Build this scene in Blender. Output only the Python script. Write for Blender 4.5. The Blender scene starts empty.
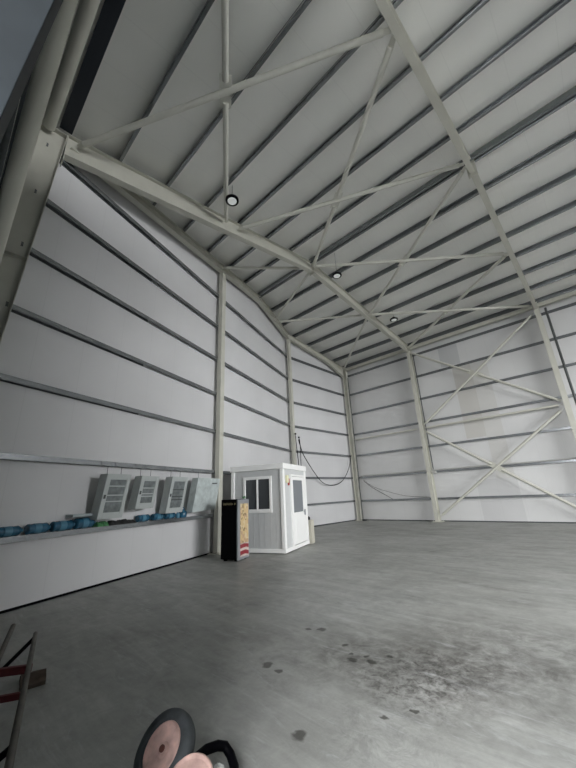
import bpy, bmesh, math, random
from mathutils import Vector, Matrix
random.seed(7)
D = bpy.data; COL = bpy.context.scene.collection
V = Vector
# ------------------------------------------------------------------ materials
def new_mat(name):
    m = D.materials.new(name); m.use_nodes = True
    nt = m.node_tree; b = nt.nodes['Principled BSDF']
    return m, nt, b
def plain(name, col, rough=.5, metal=0., spec=.5, noise=0., scale=6., bump=0.):
    m, nt, b = new_mat(name)
    b.inputs['Base Color'].default_value = (*col, 1)
    b.inputs['Roughness'].default_value = rough
    b.inputs['Metallic'].default_value = metal
    b.inputs['Specular IOR Level'].default_value = spec
    if noise:
        tc = nt.nodes.new('ShaderNodeTexCoord'); n = nt.nodes.new('ShaderNodeTexNoise')
        n.inputs['Scale'].default_value = scale; n.inputs['Detail'].default_value = 6
        r = nt.nodes.new('ShaderNodeValToRGB')
        r.color_ramp.elements[0].position = .3; r.color_ramp.elements[1].position = .7
        r.color_ramp.elements[0].color = (*[c*(1-noise) for c in col], 1)
        r.color_ramp.elements[1].color = (*[min(1, c*(1+noise)) for c in col], 1)
        nt.links.new(tc.outputs['Object'], n.inputs['Vector'])
        nt.links.new(n.outputs['Fac'], r.inputs['Fac']); nt.links.new(r.outputs['Color'], b.inputs['Base Color'])
        if bump:
            bp = nt.nodes.new('ShaderNodeBump'); bp.inputs['Strength'].default_value = bump
            nt.links.new(n.outputs['Fac'], bp.inputs['Height']); nt.links.new(bp.outputs['Normal'], b.inputs['Normal'])
    return m

def panel_mat(name, col, axis_vec, rough=.45, patch=None):
    """painted sandwich sheet: fine ribs + panel joints every metre along axis_vec"""
    m, nt, b = new_mat(name)
    N = nt.nodes.new; Lk = nt.links.new
    b.inputs['Roughness'].default_value = rough
    b.inputs['Specular IOR Level'].default_value = .35
    geo = N('ShaderNodeNewGeometry')
    dot = N('ShaderNodeVectorMath'); dot.operation = 'DOT_PRODUCT'; dot.inputs[1].default_value = axis_vec
    Lk(geo.outputs['Position'], dot.inputs[0])
    fr = N('ShaderNodeMath'); fr.operation = 'FRACT'; Lk(dot.outputs['Value'], fr.inputs[0])
    lt = N('ShaderNodeMath'); lt.operation = 'LESS_THAN'; lt.inputs[1].default_value = .012; Lk(fr.outputs[0], lt.inputs[0])
    nz = N('ShaderNodeTexNoise'); nz.inputs['Scale'].default_value = .55; nz.inputs['Detail'].default_value = 4
    Lk(geo.outputs['Position'], nz.inputs['Vector'])
    rp = N('ShaderNodeValToRGB')
    rp.color_ramp.elements[0].position = .3; rp.color_ramp.elements[1].position = .75
    rp.color_ramp.elements[0].color = (*[c*.95 for c in col], 1); rp.color_ramp.elements[1].color = (*[c*1.04 for c in col], 1)
    Lk(nz.outputs['Fac'], rp.inputs['Fac'])
    mx = N('ShaderNodeMixRGB'); mx.blend_type = 'MULTIPLY'; mx.inputs['Color2'].default_value = (.93, .93, .93, 1)
    Lk(lt.outputs[0], mx.inputs['Fac']); Lk(rp.outputs['Color'], mx.inputs['Color1'])
    out = mx
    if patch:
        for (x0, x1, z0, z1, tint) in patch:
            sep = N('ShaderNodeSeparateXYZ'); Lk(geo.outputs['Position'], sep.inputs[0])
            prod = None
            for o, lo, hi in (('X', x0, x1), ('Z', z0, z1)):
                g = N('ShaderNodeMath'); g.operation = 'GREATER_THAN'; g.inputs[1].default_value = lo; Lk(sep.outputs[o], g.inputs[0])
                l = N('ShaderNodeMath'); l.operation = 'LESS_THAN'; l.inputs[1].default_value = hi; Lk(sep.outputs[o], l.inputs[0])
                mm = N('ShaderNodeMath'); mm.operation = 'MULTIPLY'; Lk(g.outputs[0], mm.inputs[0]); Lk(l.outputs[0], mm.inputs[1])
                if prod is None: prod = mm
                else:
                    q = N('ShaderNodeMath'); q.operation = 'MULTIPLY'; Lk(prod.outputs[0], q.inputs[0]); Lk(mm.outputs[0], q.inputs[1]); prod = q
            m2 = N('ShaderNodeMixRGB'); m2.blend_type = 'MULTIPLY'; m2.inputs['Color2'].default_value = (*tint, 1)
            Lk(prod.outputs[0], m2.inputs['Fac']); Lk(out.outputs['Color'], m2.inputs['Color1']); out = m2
    Lk(out.outputs['Color'], b.inputs['Base Color'])
    # fine ribbing as bump
    sn = N('ShaderNodeMath'); sn.operation = 'MULTIPLY'; sn.inputs[1].default_value = 60.; Lk(dot.outputs['Value'], sn.inputs[0])
    s2 = N('ShaderNodeMath'); s2.operation = 'SINE'; Lk(sn.outputs[0], s2.inputs[0])
    bp = N('ShaderNodeBump'); bp.inputs['Strength'].default_value = .05; bp.inputs['Distance'].default_value = .004
    Lk(s2.outputs[0], bp.inputs['Height']); Lk(bp.outputs['Normal'], b.inputs['Normal'])
    return m

def concrete():
    m, nt, b = new_mat('power_floated_concrete')
    N = nt.nodes.new; Lk = nt.links.new
    geo = N('ShaderNodeNewGeometry')
    def noise(scale, detail=8, rough=.6, dist=0., vec=None):
        n = N('ShaderNodeTexNoise'); n.inputs['Scale'].default_value = scale; n.inputs['Detail'].default_value = detail
        n.inputs['Roughness'].default_value = rough; n.inputs['Distortion'].default_value = dist
        Lk(vec if vec else geo.outputs['Position'], n.inputs['Vector']); return n
    def ramp(src, p0, p1, c0, c1):
        r = N('ShaderNodeValToRGB'); e = r.color_ramp.elements
        e[0].position = p0; e[1].position = p1; e[0].color = (*c0, 1); e[1].color = (*c1, 1)
        Lk(src, r.inputs['Fac']); return r
    def mul(a, c, fac=1., fsock=None, mode='MULTIPLY'):
        x = N('ShaderNodeMixRGB'); x.blend_type = mode; x.inputs['Fac'].default_value = fac
        if fsock: Lk(fsock, x.inputs['Fac'])
        Lk(a, x.inputs['Color1'])
        if isinstance(c, tuple): x.inputs['Color2'].default_value = (*c, 1)
        else: Lk(c, x.inputs['Color2'])
        return x.outputs['Color']
    base = ramp(noise(.45, 8, .6, .5).outputs['Fac'], .3, .72, (.29, .29, .27), (.42, .425, .405)).outputs['Color']
    # float marks stretched along one direction
    mp = N('ShaderNodeMapping'); mp.inputs['Rotation'].default_value = (0, 0, .5); mp.inputs['Scale'].default_value = (.5, 2.6, 1)
    Lk(geo.outputs['Position'], mp.inputs['Vector'])
    st = ramp(noise(1.1, 10, .68, .8, mp.outputs['Vector']).outputs['Fac'], .32, .7, (.76, .77, .76), (1.16, 1.16, 1.16)).outputs['Color']
    c = mul(base, st)
    sp = ramp(noise(5, 10, .75, .4).outputs['Fac'], .35, .68, (.82, .82, .82), (1.09, 1.09, 1.09)).outputs['Color']
    c = mul(c, sp)
    # pale chalky scuffs
    sc = ramp(noise(2.3, 9, .75, 1.4, mp.outputs['Vector']).outputs['Fac'], .55, .72, (0, 0, 0), (.75, .75, .75))
    c = mul(c, (.52, .53, .52), fsock=None, fac=0) if False else mul(c, (.47, .48, .48), fsock=sc.outputs['Color'], mode='MIX')
    # oil stains with their own shape
    def stain(center, radius, scale, lo, hi, tint, col):
        d = N('ShaderNodeVectorMath'); d.operation = 'DISTANCE'; d.inputs[1].default_value = center
        nn = noise(1.6, 4, .6); w = N('ShaderNodeVectorMath'); w.operation = 'MULTIPLY_ADD'
        w.inputs[1].default_value = (.9, .9, 0); Lk(nn.outputs['Color'], w.inputs[0]); Lk(geo.outputs['Position'], w.inputs[2])
        Lk(w.outputs['Vector'], d.inputs[0])
        mr = N('ShaderNodeMapRange'); mr.inputs['From Min'].default_value = radius; mr.inputs['From Max'].default_value = radius*.25
        Lk(d.outputs['Value'], mr.inputs['Value'])
        ns = ramp(noise(scale, 10, .75, .6).outputs['Fac'], lo, hi, (0, 0, 0), (1, 1, 1))
        mm = N('ShaderNodeMath'); mm.operation = 'MULTIPLY'; Lk(mr.outputs['Result'], mm.inputs[0]); Lk(ns.outputs['Color'], mm.inputs[1])
        return mul(col, tint, fsock=mm.outputs[0])
    for a in STAINS: c = stain(*a, c)
    for (x, y, r_) in SPOTS:
        d = N('ShaderNodeVectorMath'); d.operation = 'DISTANCE'; d.inputs[1].default_value = (x+.06, y+.06, 0)
        w = N('ShaderNodeVectorMath'); w.operation = 'MULTIPLY_ADD'; w.inputs[1].default_value = (.12, .12, 0)
        Lk(noise(9, 3, .6).outputs['Color'], w.inputs[0]); Lk(geo.outputs['Position'], w.inputs[2]); Lk(w.outputs['Vector'], d.inputs[0])
        mr = N('ShaderNodeMapRange'); mr.inputs['From Min'].default_value = r_*1.15; mr.inputs['From Max'].default_value = r_*.7
        Lk(d.outputs['Value'], mr.inputs['Value']); c = mul(c, (.3, .29, .28), fsock=mr.outputs['Result'])
    Lk(c, b.inputs['Base Color'])
    rr = ramp(noise(1.4, 8, .7, .5).outputs['Fac'], .3, .7, (.36, .36, .36), (.62, .62, .62))
    Lk(rr.outputs['Color'], b.inputs['Roughness'])
    bp = N('ShaderNodeBump'); bp.inputs['Strength'].default_value = .12; bp.inputs['Distance'].default_value = .01
    Lk(noise(6, 10, .7).outputs['Fac'], bp.inputs['Height']); Lk(bp.outputs['Normal'], b.inputs['Normal'])
    return m
#         centre (noise warp adds about .45)        r   scale  lo  hi   tint
STAINS = [((11.3, -8.75, 0), 1.05, 7, .42, .64, (.38, .36, .35)),
          ((11.75, -8.15, 0), 1.5, 3.6, .40, .62, (.52, .51, .5)),
          ((11.15, -9.1, 0), .8, 14, .46, .60, (.42, .41, .40)),
          ((10.45, -9.1, 0), .8, 4.5, .42, .62, (.55, .55, .54)),
          ((9.95, -9.6, 0), .9, 3.0, .45, .65, (.68, .68, .67)),
          ((11.3, -10.2, 0), .8, 5., .45, .62, (.66, .66, .66))]
SPOTS = [(9.4, -10.29, .06), (9.58, -10.31, .035), (10.03, -9.67, .05), (10.21, -9.58, .045), (9.76, -9.41, .035), (10.38, -10.87, .06), (9.1, -9.3, .04), (9.25, -9.2, .06),
         (10.1, -9.5, .03), (9.95, -9.55, .03), (10.3, -9.35, .035), (10.9, -10.1, .03), (10.75, -10.3, .03)]

M = dict(
    steel=plain('beige_painted_steel', (.51, .505, .44), .5, 0, .4, .05, 3),
    brace=plain('pale_painted_tube', (.62, .615, .55), .5, 0, .4, .05, 3),
    galv=plain('galvanised_steel', (.28, .295, .305), .24, .7, .5, .12, 20),
    dark=plain('near_black_plastic', (.002, .002, .003), .5, 0, .05),
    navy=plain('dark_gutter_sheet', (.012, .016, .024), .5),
    pipe=plain('dark_grey_conduit', (.05, .055, .055), .5),
    greyp=plain('light_grey_conduit', (.42, .42, .40), .5),
    white=plain('white_enamel', (.88, .88, .86), .35),
    boothgrey=plain('pale_grey_sandwich_sheet', (.56, .57, .565), .5, 0, .4, .03, 8),
    glass=plain('dark_window_glass', (.06, .064, .068), .12, 0, .6),
    glassgrey=plain('grey_window_glass', (.20, .215, .23), .2, 0, .6),
    cab=plain('grey_cabinet_plastic', (.44, .47, .46), .5, 0, .4, .05, 5),
    cabin=plain('grey_cabinet_interior', (.17, .19, .19), .5, 0, .4, .3, 9),
    film=plain('cloudy_stretch_film', (.47, .52, .51), .28, 0, .6, .18, 7, .5),
    blue=plain('blue_translucent_plastic', (.02, .10, .17), .25, 0, .6, .35, 14),
    bluelight=plain('pale_blue_label', (.07, .20, .29), .4),
    green=plain('green_rag', (.07, .22, .09), .8, 0, .3, .5, 20),
    ragdark=plain('black_rubber_scraps', (.015, .015, .015), .7),
    clearp=plain('clear_crate_plastic', (.35, .40, .41), .3),
    red=plain('faded_red_paint', (.12, .02, .022), .6, 0, .4, .3, 8),
    wood=plain('brown_board', (.10, .075, .06), .8, 0, .3, .3, 9),
    greytube=plain('weathered_tube', (.11, .10, .085), .6, 0, .4, .25, 9),
    rubber=plain('dusty_black_rubber', (.06, .066, .07), .75, 0, .3, .3, 12, .2),
    rim=plain('dusty_pink_wheel_disc', (.62, .42, .37), .7, 0, .3, .35, 9, .2),
    hub=plain('rusty_hub', (.12, .04, .03), .7),
    bag=plain('crumpled_white_plastic', (.6, .6, .57), .5, 0, .4, .4, 25, .5),
    jamb=plain('blue_grey_sheet_metal', (.017, .021, .024), .6, 0, .25, .3, 3),
    gold=plain('gold_print', (.20, .17, .09), .5),
    alu=plain('aluminium_edge', (.33, .34, .36), .4, .4),
    beige=plain('beige_board', (.52, .50, .42), .6),
    alarm=plain('cream_alarm_box', (.75, .73, .5), .4),
    redp=plain('red_plastic', (.4, .05, .04), .4),
)
def lamp_mat():
    m, nt, b = new_mat('lit_lamp_diffuser')
    b.inputs['Base Color'].default_value = (.85, .87, .85, 1); b.inputs['Roughness'].default_value = .3
    b.inputs['Emission Color'].default_value = (.95, 1, .95, 1); b.inputs['Emission Strength'].default_value = .2
    return m
M['lamp'] = lamp_mat()
def poster_mat():
    m, nt, b = new_mat('food_picture_print'); N = nt.nodes.new; Lk = nt.links.new
    tc = N('ShaderNodeTexCoord'); v = N('ShaderNodeTexVoronoi'); v.inputs['Scale'].default_value = 13
    Lk(tc.outputs['Object'], v.inputs['Vector'])
    s = N('ShaderNodeSeparateColor'); Lk(v.outputs['Color'], s.inputs[0])
    r = N('ShaderNodeValToRGB'); e = r.color_ramp.elements; r.color_ramp.interpolation = 'CONSTANT'
    e[0].position = 0; e[0].color = (.62, .46, .24, 1); e[1].position = .3; e[1].color = (.50, .33, .2, 1)
    for p_, c_ in ((.5, (.66, .54, .33)), (.72, (.25, .17, .08)), (.8, (.60, .45, .22)), (.93, (.2, .26, .1))):
        q = e.new(p_); q.color = (*c_, 1)
    Lk(s.outputs[0], r.inputs['Fac']); Lk(r.outputs['Color'], b.inputs['Base Color']); b.inputs['Roughness'].default_value = .35
    return m
M['poster'] = poster_mat()
def swirl_mat():
    m, nt, b = new_mat('red_white_wave_print'); N = nt.nodes.new; Lk = nt.links.new
    tc = N('ShaderNodeTexCoord'); v = N('ShaderNodeTexWave'); v.inputs['Scale'].default_value = 1.7; v.inputs['Distortion'].default_value = 3
    v.bands_direction = 'Z'
    Lk(tc.outputs['Object'], v.inputs['Vector'])
    r = N('ShaderNodeValToRGB'); e = r.color_ramp.elements; r.color_ramp.interpolation = 'CONSTANT'
    e[0].position = 0; e[0].color = (.25, .02, .03, 1); e[1].position = .62; e[1].color = (.6, .5, .45, 1)
    Lk(v.outputs['Fac'], r.inputs['Fac']); Lk(r.outputs['Color'], b.inputs['Base Color']); b.inputs['Roughness'].default_value = .35
    return m
M['swirl'] = swirl_mat()

# ------------------------------------------------------------------ mesh helpers
class MB:
    def __init__(s): s.v = []; s.f = []; s.mi = []
    def add(s, vs, fs, mi=0):
        n = len(s.v); s.v += [tuple(v) for v in vs]; s.f += [tuple(n+i for i in f) for f in fs]; s.mi += [mi]*len(fs)
    def box(s, lo, hi, F=None, mi=0):
        vs = [V((x, y, z)) for z in (lo[2], hi[2]) for y in (lo[1], hi[1]) for x in (lo[0], hi[0])]
        if F: vs = [F(v) for v in vs]
        s.add(vs, [(0, 2, 3, 1), (4, 5, 7, 6), (0, 1, 5, 4), (2, 6, 7, 3), (0, 4, 6, 2), (1, 3, 7, 5)], mi)
    def prism(s, pts, A, B, up=V((0, 0, 1)), mi=0, endA=None, endB=None):
        """2D profile pts (u=side, v=up) swept from A to B"""
        A = V(A); B = V(B); d = (B-A).normalized(); side = d.cross(V(up)).normalized(); u = side.cross(d).normalized()
        n = len(pts); vs = [P+side*p[0]+u*p[1] for P in (A, B) for p in pts]
        fs = [(i, (i+1) % n, n+(i+1) % n, n+i) for i in range(n)]+[tuple(range(n))[::-1], tuple(range(n, 2*n))]
        s.add(vs, fs, mi)
    def tube(s, pts, r, n=10, mi=0, cap=True):
        pts = [V(p) for p in pts]; rings = []; ref = None
        for i, P in enumerate(pts):
            d = (pts[min(i+1, len(pts)-1)]-pts[max(i-1, 0)]).normalized()
            if ref is None: ref = d.orthogonal().normalized()
            ref = (ref-d*ref.dot(d)).normalized(); w = d.cross(ref)
            rr = r[i] if isinstance(r, (list, tuple)) else r
            rings.append([P+(ref*math.cos(2*math.pi*k/n)+w*math.sin(2*math.pi*k/n))*rr for k in range(n)])
        vs = [v for R in rings for v in R]
        fs = [(i*n+k, i*n+(k+1) % n, (i+1)*n+(k+1) % n, (i+1)*n+k) for i in range(len(pts)-1) for k in range(n)]
        if cap: fs += [tuple(range(n))[::-1], tuple(range((len(pts)-1)*n, len(pts)*n))]
        s.add(vs, fs, mi)
    def lathe(s, prof, O, ax, n=24, mi=0):
        """prof: list of (radius, distance along ax)"""
        O = V(O); ax = V(ax).normalized(); a = ax.orthogonal().normalized(); b = ax.cross(a)
        vs = [O+ax*h+(a*math.cos(2*math.pi*k/n)+b*math.sin(2*math.pi*k/n))*max(r, .0005) for r, h in prof for k in range(n)]
        fs = [(i*n+k, i*n+(k+1) % n, (i+1)*n+(k+1) % n, (i+1)*n+k) for i in range(len(prof)-1) for k in range(n)]
        fs += [tuple(range(n))[::-1], tuple(range((len(prof)-1)*n, len(prof)*n))]
        s.add(vs, fs, mi)
    def build(s, name, mat, parent=None, smooth=False, bevel=0, origin=None):
        me = D.meshes.new(name)
        O = V(origin) if origin is not None else V((0, 0, 0))
        if parent is not None and origin is None: O = V(parent.location)
        elif origin is None and s.v:
            xs, ys, zs = zip(*s.v); O = V((sum(xs)/len(xs), sum(ys)/len(ys), min(zs)))
        me.from_pydata([V(v)-O for v in s.v], [], s.f)
        for m in (mat if isinstance(mat, (list, tuple)) else [mat]): me.materials.append(m)
        for p, i in zip(me.polygons, s.mi): p.material_index = i; p.use_smooth = smooth
        bm = bmesh.new(); bm.from_mesh(me); bmesh.ops.recalc_face_normals(bm, faces=bm.faces)
        if smooth: 
            for e in bm.edges:
                if len(e.link_faces) == 2 and e.calc_face_angle(0) > math.radians(40): e.smooth = False
        bm.to_mesh(me); bm.free(); me.update()
        o = D.objects.new(name, me); COL.objects.link(o)
        if parent is not None: o.parent = parent
        else: o.location = O
        if bevel:
            b = o.modifiers.new('bevel', 'BEVEL'); b.width = bevel; b.segments = 2; b.limit_method = 'ANGLE'
        return o
def tag(o, label=None, cat=None, group=None, kind=None):
    for k, v in (('label', label), ('category', cat), ('group', group), ('kind', kind)):
        if v: o[k] = v
    return o
def thing(name, loc, label, cat, group=None):
    o = D.objects.new(name, None); COL.objects.link(o); o.location = loc; o.empty_display_size = .2
    return tag(o, label, cat, group)
def hprof(w, h, t=.014, tw=.01):
    a, b = w/2, h/2
    return [(-a, -b), (a, -b), (a, -b+t), (tw/2, -b+t), (tw/2, b-t), (a, b-t), (a, b), (-a, b), (-a, b-t), (-tw/2, b-t), (-tw/2, -b+t), (-a, -b+t)]
def cprof(w, h, t=.006, lip=.02):
    """channel: web along v at u=0, flanges to +u"""
    return [(0, -h/2), (w, -h/2), (w, -h/2+lip), (w-t, -h/2+lip), (w-t, -h/2+t), (t, -h/2+t), (t, h/2-t), (w-t, h/2-t), (w-t, h/2-lip), (w, h/2-lip), (w, h/2), (0, h/2)]
def rprof(w, h): return [(-w/2, -h/2), (w/2, -h/2), (w/2, h/2), (-w/2, h/2)]

# ------------------------------------------------------------------ layout (metres)
T = .3829; C2 = .257; W = 6.161; L1 = 4.968; L2 = 11.56; RY = -3.2; XE = 34.
hyp = math.hypot(1, T); NB = V((1/hyp, T/hyp, 0)); UB = V((-T/hyp, 1/hyp, 0)); OB = V((0, C2, 0))
def U(s, o, z): return OB+UB*s+NB*o+V((0, 0, z))      # bent gable wall frame: s along, o into the room
def roofz(y): return 11.62-.14*abs(y-RY)
H1 = 1.166
def gz(k): return H1+1.4*(k-1)
SC = -13.88     # near corner on the bent wall
NW = -13.34     # inner face of near wall
XJ = 11.42

# ------------------------------------------------------------------ shell
floor_mb = MB(); floor_mb.box((-1, -16.9, -.3), (13.2, 6.6, 0))
fl = floor_mb.build('floor', concrete(), origin=(0, 0, 0)); tag(fl, kind='structure')
m_bounce_cut = plain('dark_asphalt', (.13, .13, .13), .85, 0, .3, .3, 8, .3)  # unseen ground made dark to cut bounce onto the ceiling at right
m = MB(); m.box((13.2, -16.9, -.3), (XE+.2, 6.6, -.002)); m.box((-30, -60, -.3), (90, -16.9, -.004)); m.box((XE+.2, -16.9, -.3), (90, 40, -.004))
tag(m.build('floor_outer', m_bounce_cut, origin=(0, 0, 0)), kind='structure')
def wallmesh(name, A, B, n_in, mat, z1fun, seg=14, thick=.08, peak=None):
    A = V(A); B = V(B); n = V(n_in).normalized(); m = MB(); ts = [i/seg for i in range(seg+1)]
    if peak is not None: ts = sorted(set(ts+[peak]))
    P = [A.lerp(B, t) for t in ts]; vs = []
    for off in (0, -thick):
        for q in P: w = q+n*off; vs += [(w.x, w.y, -.02), (w.x, w.y, z1fun(q.y))]
    k = len(P); fs = []
    for i in range(k-1):
        fs += [(2*i, 2*i+2, 2*i+3, 2*i+1), (2*k+2*i, 2*k+2*i+1, 2*k+2*i+3, 2*k+2*i+2), (2*i+1, 2*i+3, 2*k+2*i+3, 2*k+2*i+1), (2*i, 2*k+2*i, 2*k+2*i+2, 2*i+2)]
    fs += [(0, 1, 2*k+1, 2*k), (2*k-2, 4*k-2, 4*k-1, 2*k-1)]
    m.add(vs, fs); o = m.build(name, mat, origin=(0, 0, 0)); tag(o, kind='structure'); return o
wc = (.60, .60, .602)
m_gb = panel_mat('white_wall_sheet_bent_gable', wc, tuple(UB))
m_gp = panel_mat('white_wall_sheet_gable', wc, (0, 1, 0))
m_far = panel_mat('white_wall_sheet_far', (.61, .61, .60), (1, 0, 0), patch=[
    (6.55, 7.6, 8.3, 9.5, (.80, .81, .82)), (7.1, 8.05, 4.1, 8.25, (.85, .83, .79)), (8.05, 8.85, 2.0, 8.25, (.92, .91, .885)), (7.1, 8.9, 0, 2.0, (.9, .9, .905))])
top = lambda y: roofz(y)-.005
pb = U(-14.75, -.15, 0); pk = U(0, -.15, 0)
# the bend line of the panels
pe = V((-.15, C2+T*.15*0+.03, 0))
tb = (RY-pb.y)/(pe.y-pb.y)
wallmesh('wall_left', pb, pe, NB, m_gb, top, peak=tb)
wallmesh('wall_left_end', pe, (-.15, W+.15, 0), (1, 0, 0), m_gp, top).name = 'wall_gable'
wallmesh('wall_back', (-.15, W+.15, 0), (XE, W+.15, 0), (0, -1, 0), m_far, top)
m_near = panel_mat('blue_grey_wall_sheet', (.075, .09, .098), (1, 0, 0))  # dark tone also chosen to cut bounce into the near left corner
wallmesh('wall_front', (5.05, NW, 0), (XJ, NW, 0), (0, 1, 0), m_near, top)
wallmesh('wall_jog', (XJ, NW, 0), (XJ, -16.8, 0), (1, 0, 0), m_near, top)
# near side and end wall, each with an unseen opening added for daylight
def strip(name, boxes, mat):
    m = MB()
    for lo, hi in boxes: m.box(lo, hi)
    return tag(m.build(name, mat, origin=(0, 0, 0)), kind='structure')
DX0, DX1, DZ = 11.8, 15., 7.
zt = top(-16.8)
strip('wall_front_outer', [((XJ, -16.88, 0), (DX0, -16.8, zt)), ((DX1, -16.88, 0), (XE, -16.8, zt)), ((DX0, -16.88, DZ), (DX1, -16.8, zt))], m_near)
EY0, EY1, EZ = -12., 1., 8.5
EB = 3.5  # added end opening, raised to limit bounce onto the ceiling
def endtop(y0, y1, z0):
    m = MB(); ys = sorted({y0, y1} | ({RY} if y0 < RY < y1 else set()))
    for a, b in zip(ys, ys[1:]):
        m.add([(XE+dx, y, z) for dx in (0, .08) for y, z in ((a, z0), (b, z0), (b, top(b)), (a, top(a)))],
              [(0, 1, 2, 3), (4, 7, 6, 5), (0, 4, 5, 1), (1, 5, 6, 2), (2, 6, 7, 3), (3, 7, 4, 0)])
    return m
m = endtop(-16.88, EY0, 0)
for a in (endtop(EY1, W+.2, 0), endtop(EY0, EY1, EZ)): m.add(a.v, a.f)
if EB > 0: m.box((XE, EY0, 0), (XE+.08, EY1, EB))
tag(m.build('wall_right', m_gp, origin=(0, 0, 0)), kind='structure')
strip('wall_wing', [((15.2, -16.8, 0), (15.32, -8., 8.2))], m_near)  # unseen partition added to shade the near left corner
# roof sheets
m_roof = panel_mat('pale_roof_sheet', (.82, .82, .775), (0, 0, 0) if False else (1, 0, 0), rough=.42)
m = MB()
for y0, y1 in ((-17.2, RY), (RY, W+.5)):
    vs = [(x, y, roofz(y)+dz) for dz in (0, .06) for x, y in ((-.5, y0), (XE+.3, y0), (XE+.3, y1), (-.5, y1))]
    m.add(vs, [(0, 3, 2, 1), (4, 5, 6, 7), (0, 1, 5, 4), (2, 3, 7, 6), (0, 4, 7, 3), (1, 2, 6, 5)])
tag(m.build('ceiling', m_roof, origin=(0, 0, 0)), kind='structure')
# dark strip standing in for the shadow gap between near eave and roof
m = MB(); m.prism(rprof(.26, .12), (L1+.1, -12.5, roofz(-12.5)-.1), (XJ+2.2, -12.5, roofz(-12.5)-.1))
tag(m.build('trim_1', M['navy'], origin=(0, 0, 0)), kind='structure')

ORD = ['first', 'second', 'third', 'fourth', 'fifth', 'sixth', 'seventh', 'eighth', 'ninth']
m = MB(); m.prism(rprof(.025, .04), U(-13.9, -.135, .02), U(-.1, -.135, .02)); tag(m.build('baseboard_left', M['dark'], origin=(0, 0, 0)), kind='structure')
m = MB(); m.prism(rprof(.025, .05), (.3, W+.135, .025), (XE-1, W+.135, .025)); tag(m.build('baseboard_back', M['pipe'], origin=(0, 0, 0)), kind='structure')
m = MB(); m.prism(rprof(.025, .06), (-.135, C2+.1, .03), (-.135, W-.1, .03)); tag(m.build('baseboard_gable', M['pipe'], origin=(0, 0, 0)), kind='structure')
# ------------------------------------------------------------------ purlins
PS = 1.335
def purlin(y, x0, x1, label, flip=1, h=.2):
    z = roofz(y)-h/2-.004
    m = MB(); w_ = .08; pr0 = cprof(w_, h, .006, .035); q_ = .026; c_ = w_-q_
    # rolled outer corner of the bottom flange
    pr0 = [pr0[0], (c_, -h/2), (c_+q_*.38, -h/2+q_*.08), (c_+q_*.71, -h/2+q_*.29), (c_+q_*.92, -h/2+q_*.62), (w_, -h/2+q_)]+pr0[2:]
    pr = pr0 if flip > 0 else [(-u, v) for u, v in pr0]
    m.prism(pr, (x0, y, z), (x1, y, z), up=V((0, -.14*(1 if y > RY else -1), 1)))
    o = m.build('roof_purlin', M['galv']); tag(o, label, 'purlin', 'roof purlins'); return o
def xwall(y):
    return .02 if y > C2 else T*(C2-y)+.02
for sgn, nm in ((-1, 'near'), (1, 'far')):
    for k in range(1, 8):
        if sgn < 0 and k == 7: continue
        y = RY+sgn*PS*k
        if y > W-.05: y = W-.12
        if sgn < 0: lab = 'galvanised roof purlin, %s below the ridge pair on the slope above the bottles' % ORD[k-1]
        else: lab = 'galvanised roof purlin, %s below the ridge pair on the slope towards the back wall' % ORD[k-1]
        purlin(y, xwall(y), XE-.05, lab, 1)
for s, lab in ((-.1, 'ridge purlin of the close pair, on the side of the hanging cabinets'), (.1, 'ridge purlin of the close pair, on the side of the back wall')):
    purlin(RY+s, xwall(RY+s), XE-.05, lab, 1 if s > 0 else -1, .22)

# ------------------------------------------------------------------ portal frames
def rafter(root, x, y0, y1, d0=.5, d1=.5, w=.2):
    """H rafter under the purlins from y0 to y1 (one slope); built as stations with variable depth"""
    ys = [y0+(y1-y0)*i/12 for i in range(13)]
    def depth(y):
        t = abs(y-RY)/abs((y0 if abs(y0-RY) > abs(y1-RY) else y1)-RY)
        return d0+(d1-d0)*t
    m = MB(); t = .016
    for a, b in zip(ys, ys[1:]):
        za, zb = roofz(a)-.205, roofz(b)-.205
        for (u0, u1, f) in ((-w/2, w/2, 'top'), (-w/2, w/2, 'bot'), (-.006, .006, 'web')):
            if f == 'top': A = (za-t, za); B = (zb-t, zb)
            elif f == 'bot': A = (za-depth(a), za-depth(a)+t); B = (zb-depth(b), zb-depth(b)+t)
            else: A = (za-depth(a)+t, za-t); B = (zb-depth(b)+t, zb-t)
            vs = [(x+u, y, z) for y, Z in ((a, A), (b, B)) for u in (u0, u1) for z in Z]
            m.add(vs, [(0, 1, 3, 2), (4, 6, 7, 5), (0, 2, 6, 4), (1, 5, 7, 3), (0, 4, 5, 1), (2, 3, 7, 6)])
    return m
def hcol(x, y, z1, w=.2, d=.32, ang=0., z0=.02):
    m = MB(); up = V((-math.sin(ang), math.cos(ang), 0)); m.prism(hprof(w, d, .016, .012), (x, y, z0), (x, y, z1), up=up); return m
def baseplate(x, y, ang, s=.24):
    m = MB(); c, n = math.cos(ang), math.sin(ang)
    F = lambda v: V((x+v.x*c-v.y*n, y+v.x*n+v.y*c, v.z))
    m.box((-s, -s, 0), (s, s, .025), F)
    for i in (-1, 1):
        for j in (-1, 1): m.prism([(.018*math.cos(a*math.pi/3), .018*math.sin(a*math.pi/3)) for a in range(6)], F(V((i*s*.75, j*s*.75, .02))), F(V((i*s*.75, j*s*.75, .075))), up=V((1, 0, 0)))
    return m
def stiff(x, y, z, ang, w=.2, d=.32):
    m = MB(); c, n = math.cos(ang), math.sin(ang)
    F = lambda v: V((x+v.x*c-v.y*n, y+v.x*n+v.y*c, v.z)); m.box((-w/2+.002, -d/2+.018, z), (w/2-.002, d/2-.018, z+.012), F); return m
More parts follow.
